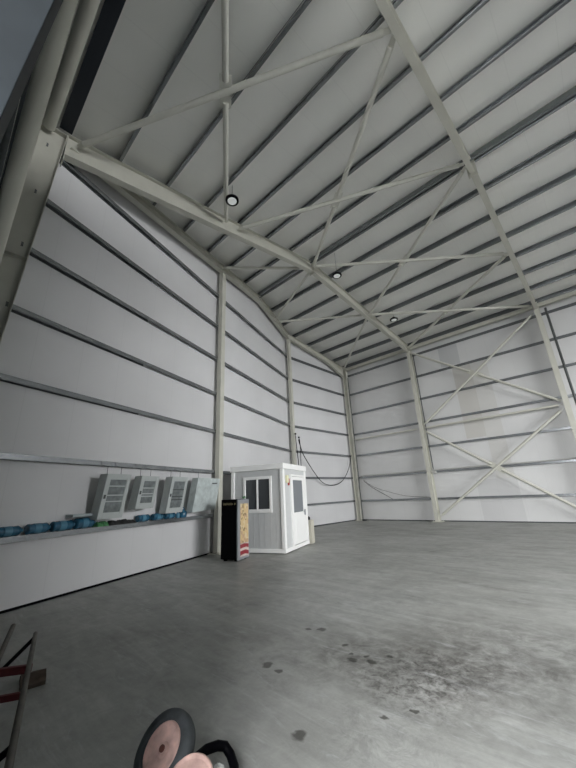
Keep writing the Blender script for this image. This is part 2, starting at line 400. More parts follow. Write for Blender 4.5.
def portal(name_label, x, yn, yf, rlab_near, rlab_far, clab_n, clab_f, dn=.5, near_col=True, dd=.36):
    # rafters
    for y0, y1, lab, dj in ((yn, RY, rlab_near, dn), (RY, yf, rlab_far, .42)):
        if lab is None: continue
        root = thing('rafter_beam', (x, (y0+y1)/2, roofz((y0+y1)/2)-.6), lab, 'roof beam', 'portal frame rafters')
        rafter(root, x, y0, y1, .46, dj, w=.2 if x < 8 else .15).build('beam_section', M['steel'], root)
        m = MB(); yy = RY+(.012 if y1 > RY else -.012)*1
        m.box((x-.13, min(yy, RY), roofz(RY)-.80), (x+.13, max(yy, RY), roofz(RY)-.215)); m.build('end_plate', M['steel'], root)
        # purlin cleats sitting on the beam
    for y, lab in ((yn, clab_n), (yf, clab_f)):
        if lab is None: continue
        ztop = roofz(y)-.215-(.0)
        root = thing('steel_column', (x, y, 0), lab, 'column', 'portal frame columns')
        hcol(x, y, ztop-.02, d=dd).build('column_shaft', M['steel'], root)
        baseplate(x, y, 0).build('base_plate', M['steel'], root)
        m = stiff(x, y, ztop-.5, 0, d=dd); m.build('stiffener', M['steel'], root)
yc_n = -12.87; yc_f = 5.98
def yin(y, s): return y+s
portal('frame', L1, -12.415, 5.8, 'beige rafter from the near left corner up to the ridge, first in front of the bent wall', 'beige rafter from the ridge down to the first back wall column out from the corner',
       None, None, dn=.64)
portal('frame', L2, -16.6, 5.8, 'beige rafter crossing the top of the picture overhead, rising to the ridge', 'beige rafter running from the ridge down to the back wall column at the right edge', None, None)
# x = 18.2 frame behind the camera side
portal('frame', 18.2, -16.6, 5.8, 'beige rafter over the doorway bay beyond the right edge, near slope', 'beige rafter over the doorway bay beyond the right edge, far slope', None, None)
for x, y, lab in ((L1, yc_n, 'broad beige steel column at the left edge, nearest to the camera'),
                  (L1, yc_f, 'beige steel column on the back wall, next after the corner column'),
                  (L2, yc_f, 'beige steel column on the back wall by the right edge of the picture'),
                  (18.2, yc_f, 'beige steel column on the back wall beyond the right edge of the picture')):
    root = thing('steel_column', (x, y, 0), lab, 'column', 'portal frame columns')
    big = y < 0; d_ = .46 if big else .34; w_ = .24 if big else .2
    if big:   # tapered shaft, deeper towards the eave
        m = MB(); zt_ = roofz(y)-.24; yo = -13.12; y0_, y1_ = -12.93, -12.44; t = .016
        for (u0, u1, ya0, yb0, ya1, yb1) in ((-.12, .12, yo, yo+t, yo, yo+t), (-.12, .12, y0_-t, y0_, y1_-t, y1_), (-.006, .006, yo+t, y0_-t, yo+t, y1_-t)):
            m.add([(x+u, yy, z) for z, (ya, yb_) in ((.02, (ya0, yb0)), (zt_, (ya1, yb1))) for u in (u0, u1) for yy in (ya, yb_)], [(0, 1, 3, 2), (4, 6, 7, 5), (0, 2, 6, 4), (1, 5, 7, 3), (0, 4, 5, 1), (2, 3, 7, 6)])
        m.build('column_shaft', M['steel'], root)
        for z in (3.2, 6.4):
            q = MB(); q.box((x-.118, yo+t, z), (x+.118, y0_+(y1_-y0_)*z/zt_-t-.005, z+.012)); q.build('stiffener', M['steel'], root)
        q = MB(); q.box((x-.13, -12.438, zt_-.75), (x+.13, -12.42, zt_+.03)); q.box((x-.12, -13.1, zt_), (x+.12, -12.438, zt_+.016)); q.build('head_plate', M['steel'], root)
        baseplate(x, -13.03, 0, .2).build('base_plate', M['steel'], root)
        continue
    hcol(x, y, roofz(y)-.24, w=w_, d=d_).build('column_shaft', M['steel'], root)
    baseplate(x, y, 0).build('base_plate', M['steel'], root)
    stiff(x, y, roofz(y)-.75, 0, w_, d_).build('stiffener', M['steel'], root)
for x, y, lab in ((0.16, yc_f, 'beige steel column standing in the far corner where gable and back wall meet'),):
    root = thing('steel_column', (x, y, 0), lab, 'column', 'gable columns')
    hcol(x, y, roofz(y)-.24, d=.3, ang=math.pi/2).build('column_shaft', M['steel'], root)
    baseplate(x, y, 0, .2).build('base_plate', M['steel'], root)
angB = math.atan2(UB.y, UB.x)-math.pi/2
for s, lab in ((-6.98, 'beige wall column behind the black fridge and white booth, carrying the gable beam'), (.02, 'beige wall column rising behind the white booth at the bend of the wall')):
    P = U(s, .1, 0) if s < -1 else V((.13, C2+.02, 0))
    root = thing('steel_column', (P.x, P.y, 0), lab, 'column', 'gable columns')
    a_ = angB if s < -1 else angB/2
    m = MB(); m.prism(rprof(.24 if s < -1 else .2, .18), (P.x, P.y, .02), (P.x, P.y, roofz(P.y)-.56), up=V((-math.sin(a_+math.pi/2), math.cos(a_+math.pi/2), 0))); m.build('column_shaft', M['steel'], root, bevel=.012)
    baseplate(P.x, P.y, a_, .22).build('base_plate', M['steel'], root)

# gable beams along the top of the wall
def gable_beam(P0, P1, lab, d=.32, d1=None, w=.2):
    P0 = V(P0); P1 = V(P1); n = 10; m = MB(); dirv = (P1-P0).normalized(); side = V((dirv.y, -dirv.x, 0))
    d1 = d if d1 is None else d1; t = .014
    for i in range(n):
        a, b = P0.lerp(P1, i/n), P0.lerp(P1, (i+1)/n)
        da = d+(d1-d)*max(0, (i/n-.55)/.45)**1.6; db = d+(d1-d)*max(0, ((i+1)/n-.55)/.45)**1.6
        za, zb = roofz(a.y)-.21, roofz(b.y)-.21
        for u0, u1, A, B in ((-w/2, w/2, (za-t, za), (zb-t, zb)), (-w/2, w/2, (za-da, za-da+t), (zb-db, zb-db+t)), (-.006, .006, (za-da+t, za-t), (zb-db+t, zb-t))):
            vs = [(q.x+side.x*u, q.y+side.y*u, z) for q, Z in ((a, A), (b, B)) for u in (u0, u1) for z in Z]
            m.add(vs, [(0, 1, 3, 2), (4, 6, 7, 5), (0, 2, 6, 4), (1, 5, 7, 3), (0, 4, 5, 1), (2, 3, 7, 6)])
    return tag(m.build('gable_beam', M['steel']), lab, 'roof beam', 'beams along the top of the gable wall')
sr = (RY-C2)/UB.y
gable_beam(U(-13.55, .12, 0), U(sr-.02, .12, 0), 'beige beam along the top of the bent wall, climbing from the near corner to the ridge')
gable_beam(U(sr+.02, .12, 0), U(-.0, .12, 0), 'beige beam from the ridge down to the column behind the booth')
gable_beam((.12, C2+.15, 0), (.12, W-.33, 0), 'beige beam from the column behind the booth down to the far corner', .32, .75)

# ------------------------------------------------------------------ wall girts (channels opening downwards)
def girt(A, B, lab, grp, dep=.15, h=.1):
    A = V(A); B = V(B); m = MB(); t = .006; lip = .02
    # profile: u = out of the wall (towards the room), v = up ; web on top
    pr = [(-dep, 0), (0, 0), (0, -h), (-lip, -h), (-lip, -h+t), (-t, -h+t), (-t, -t), (-dep+t, -t), (-dep+t, -h+t), (-dep+lip, -h+t), (-dep+lip, -h), (-dep, -h)]
    m.prism(pr, A, B); o = m.build('wall_girt', M['galv']); return tag(o, lab, 'wall girt', grp)
names = ['lowest', 'second', 'third', 'fourth', 'fifth', 'sixth', 'seventh']
e = .001
for k in range(1, 8):
    z = gz(k)+.035
    girt(U(-13.95, 0, z), U(-.02, 0, z), '%s galvanised girt%s on the bent left wall' % (names[k-1], ' from the floor' if k > 1 else ', the one carrying the bottles,'), 'girts on the bent wall')
    girt((0, C2+.03, z), (0, W-.01, z), '%s girt%s on the short gable wall right of the booth column' % (names[k-1], ' from the floor' if k > 1 else ''), 'girts on the short gable wall')
    girt((.0, W, z), (XE-.05, W, z), '%s girt%s on the back wall behind the cross bracing' % (names[k-1], ' from the floor' if k > 1 else ''), 'girts on the back wall')
    girt((XJ-.05, NW+.15, z), (L1+.2, NW+.15, z), '%s girt%s on the near wall beside the camera' % (names[k-1], ' from the floor' if k > 1 else ''), 'girts on the near wall')
z = gz(7)+1.0
# ------------------------------------------------------------------ eave tubes
def tube_thing(name, A, B, r, lab, cat, grp, plates=True, mat=None, n=12, square=False):
    A = V(A); B = V(B); mat = mat or M['steel']; mid = (A+B)/2; d = (B-A).normalized()
    root = thing(name, tuple(mid), lab, cat, grp)
    m = MB()
    e0 = .16 if plates else 0
    if square: m.prism(rprof(r*2, r*2), A+d*e0, B-d*e0)
    else: m.tube([A+d*e0, B-d*e0], r, n)
    m.build('tube', mat, root, smooth=not square)
    if plates:
        for P, s in ((A, 1), (B, -1)):
            q = MB(); q.prism(rprof(r*1.7, .012), P+d*s*.0, P+d*s*.26); q.build('end_plate', mat, root)
    return root
EZ_ = 9.93
tube_thing('eave_tube', (L1+.12, 5.93, EZ_), (L2-.12, 5.93, EZ_), .085, 'beige eave tube along the top of the back wall between the two bracing columns', 'strut', 'eave tubes', False, square=True)
tube_thing('eave_tube', (.28, 5.93, EZ_), (L1-.12, 5.93, EZ_), .085, 'beige eave tube along the top of the back wall next to the far corner', 'strut', 'eave tubes', False, square=True)
tube_thing('eave_tube', (L2+.12, 5.93, EZ_), (18.08, 5.93, EZ_), .085, 'beige eave tube along the top of the back wall at the right edge', 'strut', 'eave tubes', False, square=True)
tube_thing('eave_tube', (L1+.16, -12.82, 9.95), (XJ-.1, -12.82, 9.95), .13, 'thick beige eave tube above the near wall at upper left', 'strut', 'eave tubes', False)

# ------------------------------------------------------------------ roof bracing
BR = .068
def kz(y): return roofz(y)-.44
def K1(y, off=.0): return V((L1+off, y, kz(y)))
def KX(x, y): return V((x, y, kz(y)))
yA, yB, yR, yG, yE = -12.2, -7.4, RY, 1.35, 5.75
def cross(P, Q, R_, S_, l1, l2):
    """X brace: P-Q continuous, R-S in two halves meeting at a gusset on P-Q"""
    P, Q, R_, S_ = map(V, (P, Q, R_, S_))
    root = tube_thing('roof_brace', P, Q, BR, l1, 'bracing tube', 'roof cross bracing', mat=M['brace'])
    # intersection in plan
    d1 = Q-P; d2 = S_-R_; den = d1.x*d2.y-d1.y*d2.x
    t = ((R_.x-P.x)*d2.y-(R_.y-P.y)*d2.x)/den; X = P+d1*t
    R2 = R_; S2 = S_
    m = MB(); mid = X
    root2 = thing('roof_brace', tuple(X), l2, 'bracing tube', 'roof cross bracing')
    for a in (R2, S2):
        d = (a-X).normalized(); q = MB(); q.tube([X+d*.22, a-d*.16], BR, 12); q.build('tube', M['brace'], root2, smooth=True)
        q = MB(); q.prism(rprof(BR*1.7, .012), a-d*.26, a); q.build('end_plate', M['brace'], root2)
        q = MB(); q.prism([(-.13, -.006), (.13, -.006), (.13, .006), (-.13, .006)], X+d*.062, X+d*.34); q.build('gusset_plate', M['brace'], root2)
x1, x2 = L1+.1, L2-.1
cross(KX(x1, yA), KX(x2, -8.45), KX(x1, -7.85), KX(x2, -12.5), 'long roof brace from the near left corner to the overhead rafter, crossing at top left', 'roof brace running straight up out of the picture top from the first rafter')
cross(KX(x1, -7.3), KX(x2, -3.55), KX(x1, RY), KX(x2, -8.3), 'roof brace from the first rafter up to the ridge of the overhead rafter', 'roof brace from the first ridge to the overhead rafter near the picture top')
cross(KX(x1, RY), KX(x2, yG), KX(x1, yG), KX(x2, -3.4), 'roof brace from the first ridge to the far slope of the overhead rafter', 'roof brace from the far slope of the first rafter up to the overhead ridge')
cross(KX(x1, yG), KX(x2, yE), KX(x1, yE), KX(x2, yG), 'low roof brace running nearly level to the top of the right back wall column', 'roof brace rising from the first back column head to the rafter')
x0 = lambda y: (T*(C2-y)+.25) if y < C2 else .25
yT1 = C2-7.14*UB.y; yT2 = -1.55
zig = [((x0(yT1), yT1), (L1-.1, yR-.1), 'brace in the wall bay from the booth column head to the first ridge'), ((L1-.1, yR+.1), (x0(yT2), yT2-.0), 'brace in the wall bay from the first ridge back to the gable beam'),
       ((x0(yT2+.25), yT2+.25), (L1-.1, yG-.1), 'level brace in the wall bay from the gable beam to the far first rafter slope'), ((L1-.1, yG+.12), (.3, W-.5), 'brace in the wall bay from the first rafter to the far corner column head')]
for a, b, lab in zig: tube_thing('roof_brace', KX(*a), KX(*b), BR*.9, lab, 'bracing tube', 'wall bay bracing', mat=M['brace'])

# ------------------------------------------------------------------ wall bracing on the back wall
yb = 5.93; xa, xb = L1+.1, L2-.12; rb = .062
def wcross(z0, z1, l1, l2, y=yb):
    P, Q = V((xa+.05, y, z0)), V((xb-.05, y, z1)); R_, S_ = V((xa+.05, y, z1)), V((xb-.05, y, z0))
    root = tube_thing('wall_brace', P, Q, rb, l1, 'bracing tube', 'wall cross bracing')
    X = (P+Q)/2; root2 = thing('wall_brace', tuple(X), l2, 'bracing tube', 'wall cross bracing')
    for a in (R_, S_):
        d = (a-X).normalized(); q = MB(); q.tube([X+d*.25, a-d*.16], rb, 12); q.build('tube', M['steel'], root2, smooth=True)
        q = MB(); q.prism(rprof(.012, .1), a-d*.26, a); q.build('end_plate', M['steel'], root2)
        q = MB(); q.prism(rprof(.012, .26), X+d*.07, X+d*.4); q.build('gusset_plate', M['steel'], root2)
wcross(.25, 4.8, 'back wall brace rising to the right from the foot of the first back wall column', 'back wall brace falling to the right towards the floor at the right edge')
wcross(5.15, 9.62, 'upper back wall brace rising to the right to the head of the right column', 'upper back wall brace falling right from the head of the first back column')
tube_thing('wall_strut', (xa+.02, yb, 4.97), (xb-.02, yb, 4.97), .05, 'level beige strut between the two X braces on the back wall', 'strut', 'level struts on the back wall')
tube_thing('wall_strut', (.28, yb, 4.97), (L1-.12, yb, 4.97), .04, 'thin level beige strut on the back wall next to the far corner', 'strut', 'level struts on the back wall')
# near wall bracing, seen edge on at upper left
tube_thing('wall_brace', (L1+.2, -13.12, .3), (XJ-.4, -13.12, 5.), .06, 'beige brace on the near wall rising from the foot of the near left column', 'bracing tube', 'near wall bracing')
tube_thing('wall_brace', (L1+.2, -13.12, 9.6), (XJ-.4, -13.12, 5.2), .06, 'beige brace on the near wall falling from the head of the near left column', 'bracing tube', 'near wall bracing')

# ------------------------------------------------------------------ dark conduits on the back wall
def pipe(pts, r, lab, grp=None, mat='pipe', name='conduit', n=8):
    m = MB(); m.tube(pts, r, n); return tag(m.build(name, M[mat], smooth=True), lab, 'conduit', grp)
pipe([(L2+.33, 6.07, 9.76), (L2+.33, 6.08, .0+.03)], .05, 'dark vertical pipe beside the right back wall column')
pipe([(L1+.17, 6.1, 9.5), (L1+.17, 6.1, 2.68)], .028, 'thin dark conduit down the first back wall column, ending at a small box')
pipe([(.4, 5.94, 9.3), (.4, 5.94, .03)], .03, 'thin dark conduit running down the far corner column to the floor')
pipe([(.45, 6.12, gz(2)+.075), (L2+.2, 6.12, gz(2)+.075)], .03, 'long level grey conduit along the second girt of the back wall', mat='greyp')
m = MB(); m.box((L1+.1, 6.04, 2.45), (L1+.3, 6.155, 2.6)); tag(m.build('junction_box', M['greyp'], bevel=.01), 'small grey junction box beside the first back wall column', 'junction box')
m = MB(); m.box((.44, 5.8, .0), (.64, 5.98, .09)); tag(m.build('dark_block', M['pipe']), 'small dark block on the floor at the foot of the corner column', 'block')

# ------------------------------------------------------------------ cables
def cable(pts, r, lab):
    P = [V(p) for p in pts]; out = []
    for i in range(len(P)-1):
        a, b, c, d = P[max(i-1, 0)], P[i], P[i+1], P[min(i+2, len(P)-1)]
        for k in range(6):
            t = k/6; out.append(.5*((2*b)+(c-a)*t+(2*a-5*b+4*c-d)*t*t+(3*b-a-3*c+d)*t*t*t))
    out.append(P[-1]); m = MB(); m.tube(out, r, 6); return tag(m.build('cable', M['dark'], smooth=True), lab, 'cable', 'loose cables')
cable([(.29, .53, 4.56), (.27, .64, 4.3), (.22, .95, 3.75), (.16, 1.76, 2.92), (.1, 2.5, 2.35), (.1, 3.21, 2.14), (.1, 4.1, 2.2), (.1, 4.8, 2.54), (.12, 5.4, 3.2), (.14, 5.76, 4.0)], .022, 'black cable sagging between the booth column and the corner column')
cable([(.38, .2, 4.74), (.36, .26, 4.2), (.36, .36, 3.2), (.36, .4, 2.2), (.36, .4, 1.0)], .02, 'black cable dropping down the column behind the booth, left of the pair')
cable([(.38, .5, 4.58), (.42, .5, 4.0), (.43, .46, 3.0), (.43, .46, 1.2)], .02, 'black cable dropping down the column behind the booth, right of the pair')
cable([(.6, 6.14, 2.35), (1.2, 6.14, 1.9), (2.0, 6.14, 1.45), (2.45, 6.14, 1.2)], .014, 'short dark cable slanting down the back wall beside the corner')
cable([(.66, 6.08, 2.4), (1.3, 6.07, 1.95), (2.4, 6.07, 1.58), (3.4, 6.07, 1.34), (4.7, 6.09, 1.23)], .01, 'thin dark cable trailing along the lower back wall to the first column')
for P, lab in (((.38, .2, 4.82), 'small black cable clip on the booth column, higher one'), ((.35, .5, 4.66), 'small black cable clip on the booth column, lower one')):
    m = MB(); m.lathe([(.02, -.05), (.055, -.02), (.055, .02), (.02, .05)], P, (0, 0, 1), 10); tag(m.build('cable_clip', M['dark'], smooth=True), lab, 'clip', 'cable clips')

# ------------------------------------------------------------------ pendant lamps
for (x, y, z), lab in (((6.1, -8.37, 10.26), 'round high bay lamp hanging near the top left, biggest in view'), ((6.0, -2.83, 10.37), 'round high bay lamp hanging beside the ridge'), ((6.0, 2.16, 10.13), 'round high bay lamp hanging over the far slope, smallest in view')):
    root = thing('pendant_lamp', (x, y, z), lab, 'lamp', 'high bay lamps')
    m = MB(); m.lathe([(.2, 0), (.205, .02), (.2, .06), (.12, .09), (.07, .16), (.03, .17)], (x, y, z), (0, 0, 1), 24); m.build('housing', M['dark'], root, smooth=True)
    m = MB(); m.lathe([(.0, -.012), (.135, -.012), (.138, .002)], (x, y, z), (0, 0, 1), 24); m.build('diffuser', M['lamp'], root, smooth=True)
    m = MB(); m.tube([(x, y, z+.16), (x, y, roofz(y)-.01)], .008, 6); m.build('hanger', M['galv'], root)

# ------------------------------------------------------------------ booth (site cabin)
FS, FO, BH, BW, BL = -6.86, 2.46, 2.68, 1.95, 2.10   # front corner s,o ; height ; width along -o ; length along s
def BF(v): return U(FS+v.y, FO+v.x, v.z)              # local: x = o offset, y = s offset
bt = thing('site_booth', tuple(U(FS+BL/2, FO-BW/2, 0)), 'white portable booth with grey panels standing against the left wall', 'booth')
def part(name, boxes, mat, parent, F=BF, bevel=0, label=None):
    m = MB()
    for lo, hi in boxes: m.box(lo, hi, F)
    root_loc = parent
    while root_loc.parent: root_loc = root_loc.parent
    o = m.build(name, mat, None, origin=tuple(root_loc.location), bevel=bevel); o.location = (0, 0, 0); o.parent = parent
    if label: o['label'] = label
    return o
p_ = .13
for (a, b) in ((-p_, 0), (-BW, 0), (-p_, BL-p_), (-BW, BL-p_)):
    part('corner_post', [((a, b, .14), (a+p_, b+p_, BH-.18))], M['white'], bt, bevel=.02)
part('base_frame', [((-BW, 0, .03), (0, .1, .14)), ((-BW, BL-.1, .03), (0, BL, .14)), ((-.1, .1, .03), (0, BL-.1, .14)), ((-BW, .1, .03), (-BW+.1, BL-.1, .14)), ((-BW+.1, .1, .0), (-.1, BL-.1, .1))], M['white'], bt)
part('roof_frame', [((-BW-.02, -.02, BH-.18), (.02, .1, BH)), ((-BW-.02, BL-.1, BH-.18), (.02, BL+.02, BH)), ((-.1, .1, BH-.18), (.02, BL-.1, BH)), ((-BW-.02, .1, BH-.18), (-BW+.1, BL-.1, BH)), ((-BW+.1, .1, BH-.12), (-.1, BL-.1, BH-.04))], M['white'], bt, bevel=.015)
i_ = .035
part('wall_panel', [((-BW+p_, i_, .14), (-1.46, i_+.05, BH-.18)), ((-.44, i_, .14), (-p_, i_+.05, BH-.18)), ((-1.46, i_, .14), (-.44, i_+.05, 1.2)), ((-1.46, i_, 2.28), (-.44, i_+.05, BH-.18))], M['boothgrey'], bt, label='pale grey panel with the window')
part('wall_panel', [((-i_-.05, p_, .14), (-i_, .66, BH-.18)), ((-i_-.05, 1.86, .14), (-i_, BL-p_, BH-.18)), ((-i_-.05, .66, 2.3), (-i_, 1.86, BH-.18))], M['boothgrey'], bt, label='pale grey panel around the door')
part('wall_panel', [((-BW+p_, BL-i_-.05, .14), (-p_, BL-i_, BH-.18))], M['boothgrey'], bt)
part('wall_panel', [((-BW+i_, p_, .14), (-BW+i_+.05, BL-p_, BH-.18))], M['boothgrey'], bt)
part('rib', [((x, i_-.006, .15), (x+.012, i_-.001, 1.18)) for x in [-1.7+.2*k for k in range(8)]], M['boothgrey'], bt)
wf = part('window', [((-1.47, .0, 1.18), (-1.39, .07, 2.3)), ((-.51, .0, 1.18), (-.43, .07, 2.3)), ((-1.39, .0, 1.18), (-.51, .07, 1.29)), ((-1.39, .0, 2.21), (-.51, .07, 2.3)), ((-.985, .01, 1.29), (-.925, .06, 2.21))], M['white'], bt, bevel=.008)
part('pane', [((-1.39, .035, 1.29), (-.985, .045, 2.21))], M['glass'], wf)
part('pane', [((-.925, .035, 1.29), (-.51, .045, 2.21))], M['glass'], wf)
dr = part('door', [((-.05, .68, .16), (.0, .80, 2.27)), ((-.05, 1.70, .16), (.0, 1.84, 2.27)), ((-.05, .80, .16), (.0, 1.70, 1.12)), ((-.05, .80, 2.16), (.0, 1.70, 2.27))], M['white'], bt, bevel=.006, label='white door with a grey glazed upper half')
part('pane', [((-.035, .80, 1.12), (-.02, 1.70, 2.16))], M['glassgrey'], dr)
part('frame', [((-.045, .62, .14), (.01, .675, 2.34)), ((-.045, 1.845, .14), (.01, 1.9, 2.34)), ((-.045, .675, 2.28), (.01, 1.845, 2.34))], M['white'], dr)
part('lower_panel', [((-.001, .9, .3), (.012, 1.6, 1.0))], M['white'], dr, bevel=.005)
part('handle', [((0, 1.73, 1.0), (.05, 1.76, 1.18)), ((.03, 1.62, 1.1), (.05, 1.76, 1.13))], M['alu'], dr)
al = part('alarm_box', [((-.035, .24, 2.06), (.03, .40, 2.3))], M['alarm'], bt, bevel=.015, label='cream box beside the door head')
part('beacon', [((-.03, .42, 1.98), (.02, .47, 2.2))], M['redp'], al)

# board behind the booth
m = MB(); m.box((-.2, BL+.14, 0), (.06, BL+.42, .78), BF); o = m.build('utility_cabinet', M['beige'], bevel=.01)
tag(o, 'low beige cabinet standing on the floor just behind the right side of the booth', 'cabinet')
m = MB(); m.lathe([(.03, 0), (.05, .02), (.05, .08), (.02, .12)], BF(V((-.08, BL+.26, .782))), (0, 0, 1), 12); tag(m.build('stopper', M['dark'], smooth=True), 'small dark knob on top of the low beige cabinet behind the booth', 'knob')

# ------------------------------------------------------------------ fridge
RS, RO = -8.15, 1.58
def RF(v): return U(RS+v.y, RO+v.x, v.z)
fr = thing('display_fridge', tuple(U(RS+.32, RO-.3, 0)), 'tall black display fridge with food pictures on its door, in front of the booth', 'fridge')
part('body', [((-.57, 0, .05), (-.05, .63, 1.63)), ], M['dark'], fr, RF, bevel=.012)
part('foot', [((-.5, .05, 0), (-.42, .13, .05))], M['dark'], fr, RF); part('foot', [((-.15, .05, 0), (-.07, .13, .05))], M['dark'], fr, RF)
part('foot', [((-.5, .5, 0), (-.42, .58, .05))], M['dark'], fr, RF); part('foot', [((-.15, .5, 0), (-.07, .58, .05))], M['dark'], fr, RF)
d_ = part('door', [((-.045, .0, .03), (0, .63, 1.62))], M['alu'], fr, RF, bevel=.01, label='grey framed door')
part('picture_print', [((-.002, .12, .44), (.004, .58, 1.5))], M['poster'], d_, RF, label='printed food pictures')
part('wave_print', [((-.002, .12, .1), (.004, .58, .43))], M['swirl'], d_, RF, label='red and white print at the bottom')
part('door_seal', [((-.055, .0, .05), (-.045, .63, 1.6))], M['dark'], d_, RF)
glyph = []
random.seed(3); x = -.5
for w_, h0, h1 in ((.045, 0, .07), (.035, 0, .06), (.05, .005, .07), (.045, 0, .06), (.04, 0, .065), (.045, 0, .06)):
    glyph += [((x, -.004, 1.47+h0), (x+.012, .0, 1.47+h1)), ((x+.012, -.004, 1.47+h1*.45), (x+w_-.012, .0, 1.47+h1*.62)), ((x+w_-.012, -.004, 1.47+h0+.01), (x+w_, .0, 1.47+h1))]; x += w_+.012
part('gold_lettering', glyph, M['gold'], fr, RF, label='faint gold lettering on the black side')
part('small_emblem', [((-.13, -.004, 1.475), (-.1, 0, 1.53)), ((-.095, -.004, 1.49), (-.085, 0, 1.53))], M['gold'], fr, RF)
m = MB(); random.seed(5)
for k in range(14):
    a = random.random()*6.28; l = .05+.05*random.random(); b0 = RF(V((-.09+random.uniform(-.03, .03), .48+random.uniform(-.06, .06), 1.634)))
    tip = b0+V((math.cos(a)*.05, math.sin(a)*.05, l)); s = V((-math.sin(a), math.cos(a), 0))*.014; mid = b0.lerp(tip, .5)+V((0, 0, .012))
    m.add([b0, mid+s, tip, mid-s, mid+V((0, 0, .006))], [(0, 1, 4), (1, 2, 4), (2, 3, 4), (3, 0, 4), (0, 3, 2, 1)])
tag(m.build('green_sprig', M['green']), 'small green sprig lying on top of the black fridge', 'plant')

# ------------------------------------------------------------------ hanging cabinets
def cabinet(s0, s1, z0, z1, otop, obot, dep, lab, kind):
    zc = (z0+z1)/2
    def F(v):   # v.x depth outwards from the back, v.y along s, v.z height
        t = (v.z-z0)/(z1-z0); return U(v.y, obot+(otop-obot)*t+v.x, v.z)
    root = thing('wall_cabinet', tuple(U((s0+s1)/2, obot, z0)), lab, 'cabinet', 'cabinets hung from the girt')
    if kind == 'wrapped':
        # soft wrapped block, slightly puffed
        m = MB(); nx, nz = 8, 8; vs = []; random.seed(11)
        for side, xx in ((0, 0.), (1, dep)):
            for j in range(nz+1):
                for i in range(nx+1):
                    u, w = i/nx, j/nz; puff = .05*math.sin(math.pi*u)*math.sin(math.pi*w)*(1 if side else 0)
                    vs.append(F(V((xx+puff+random.uniform(-.008, .008)*side, s0+(s1-s0)*u, z0+(z1-z0)*w+(.03*(u-.5)*(1-w))))))
        N_ = (nx+1)*(nz+1); fs = []
        for b in (0, N_):
            for j in range(nz):
                for i in range(nx): q = b+j*(nx+1)+i; fs.append((q, q+1, q+nx+2, q+nx+1))
        bd = [i for i in range(nx+1)]+[j*(nx+1)+nx for j in range(1, nz+1)]+[nz*(nx+1)+i for i in range(nx-1, -1, -1)]+[j*(nx+1) for j in range(nz-1, 0, -1)]
        for a, b in zip(bd, bd[1:]+bd[:1]): fs.append((a, b, b+N_, a+N_))
        m.add(vs, fs); m.build('wrapped_box', M['film'], root, smooth=True)
        part('marking', [((dep+.03, s0+(s1-s0)*.62, z1-.17), (dep+.045, s0+(s1-s0)*.72, z1-.14)), ((dep+.02, s0+(s1-s0)*.76, z1-.165), (dep+.035, s0+(s1-s0)*.84, z1-.135))], M['pipe'], root, F)
    else:
        b = .012
        part('case', [((0, s0, z0), (b, s1, z1)), ((b, s0, z0), (dep, s0+b, z1)), ((b, s1-b, z0), (dep, s1, z1)), ((b, s0+b, z0), (dep, s1-b, z0+b)), ((b, s0+b, z1-b), (dep, s1-b, z1))], M['cab'], root, F)
        ml, mr, mt, mb_ = .11, .1, .12, .13
        d = part('door', [((dep, s0, z0), (dep+.03, s0+ml, z1)), ((dep, s1-mr, z0), (dep+.03, s1, z1)), ((dep, s0+ml, z0), (dep+.03, s1-mr, z0+mb_)), ((dep, s0+ml, z1-mt), (dep+.03, s1-mr, z1))], M['cab'], root, F, bevel=.006)
        part('pane', [((dep+.004, s0+ml, z0+mb_), (dep+.012, s1-mr, z1-mt))], M['cabin'], d, F)
        hh = (z1-z0-mt-mb_)
        part('bar', [((dep+.012, s0+ml, z0+mb_+hh*f-.012), (dep+.026, s1-mr, z0+mb_+hh*f+.012)) for f in ((.33, .52, .8) if kind == 'a' else (.3, .42, .68))], M['pipe' if kind == 'c' else 'cab'], d, F)
        part('latch', [((dep+.03, s0+.03, zc-.05), (dep+.045, s0+.07, zc+.03))], M['pipe'], d, F)
    for s in (s0+(s1-s0)*.22, s0+(s1-s0)*.8):
        q = MB(); bt_ = F(V((.03, s, z1-.01))); q.tube([U(s, .012, gz(2)+.02), U(s, .014, gz(2)-.06), V((bt_.x, bt_.y, gz(2)-.1)), bt_], .0065, 6); q.build('hanger', M['pipe'], root)
    return root
cabinet(-11.62, -10.98, 1.36, 2.29, .19, .02, .2, 'grey framed cabinet hanging from the girt, leftmost and tallest of the four', 'a')
cabinet(-10.63, -10.05, 1.52, 2.28, .16, .02, .2, 'shorter grey framed cabinet hanging second from the left, clear of the bottles', 'b')
cabinet(-9.6, -8.95, 1.36, 2.29, .19, .02, .2, 'grey framed cabinet hanging third from the left, beside the wrapped one', 'c')
cabinet(-8.5, -7.36, 1.34, 2.29, .2, .02, .22, 'cloudy film-wrapped cabinet hanging against the wall column', 'wrapped')

# ------------------------------------------------------------------ things lying on the lowest girt
sz = gz(1)+.035+.002
def bottle(s0, s1, r, lab, stand=False):
    l = s1-s0
    if stand: O = U((s0+s1)/2, -.03, sz+.1); ax = V((0, 0, 1))
    else: O = U(s0, -.02, sz+r); ax = UB.copy()
    root = thing('water_bottle', tuple(O), lab, 'bottle', 'blue bottles on the girt')
    pr_ = [(r*.8, 0), (r*.97, .015)]
    for k in range(5): a = .04+(l*.76-.04)*k/4; pr_ += [(r*.99, a), (r*.93, a+.012)]
    pr_ += [(r, l*.8), (r*.8, l*.88), (r*.32, l*.94), (r*.28, l*.97)]
    m = MB(); m.lathe(pr_, O, ax, 18); m.build('bottle_body', M['blue'], root, smooth=True)
    m = MB(); m.lathe([(r*.33, l*.965), (r*.33, l)], O, ax, 12); m.build('cap', M['bluelight'], root)
    m = MB(); m.lathe([(r*1.005, l*.28), (r*1.005, l*.55)], O, ax, 18); m.build('label_band', M['bluelight'], root, smooth=True)
    return root
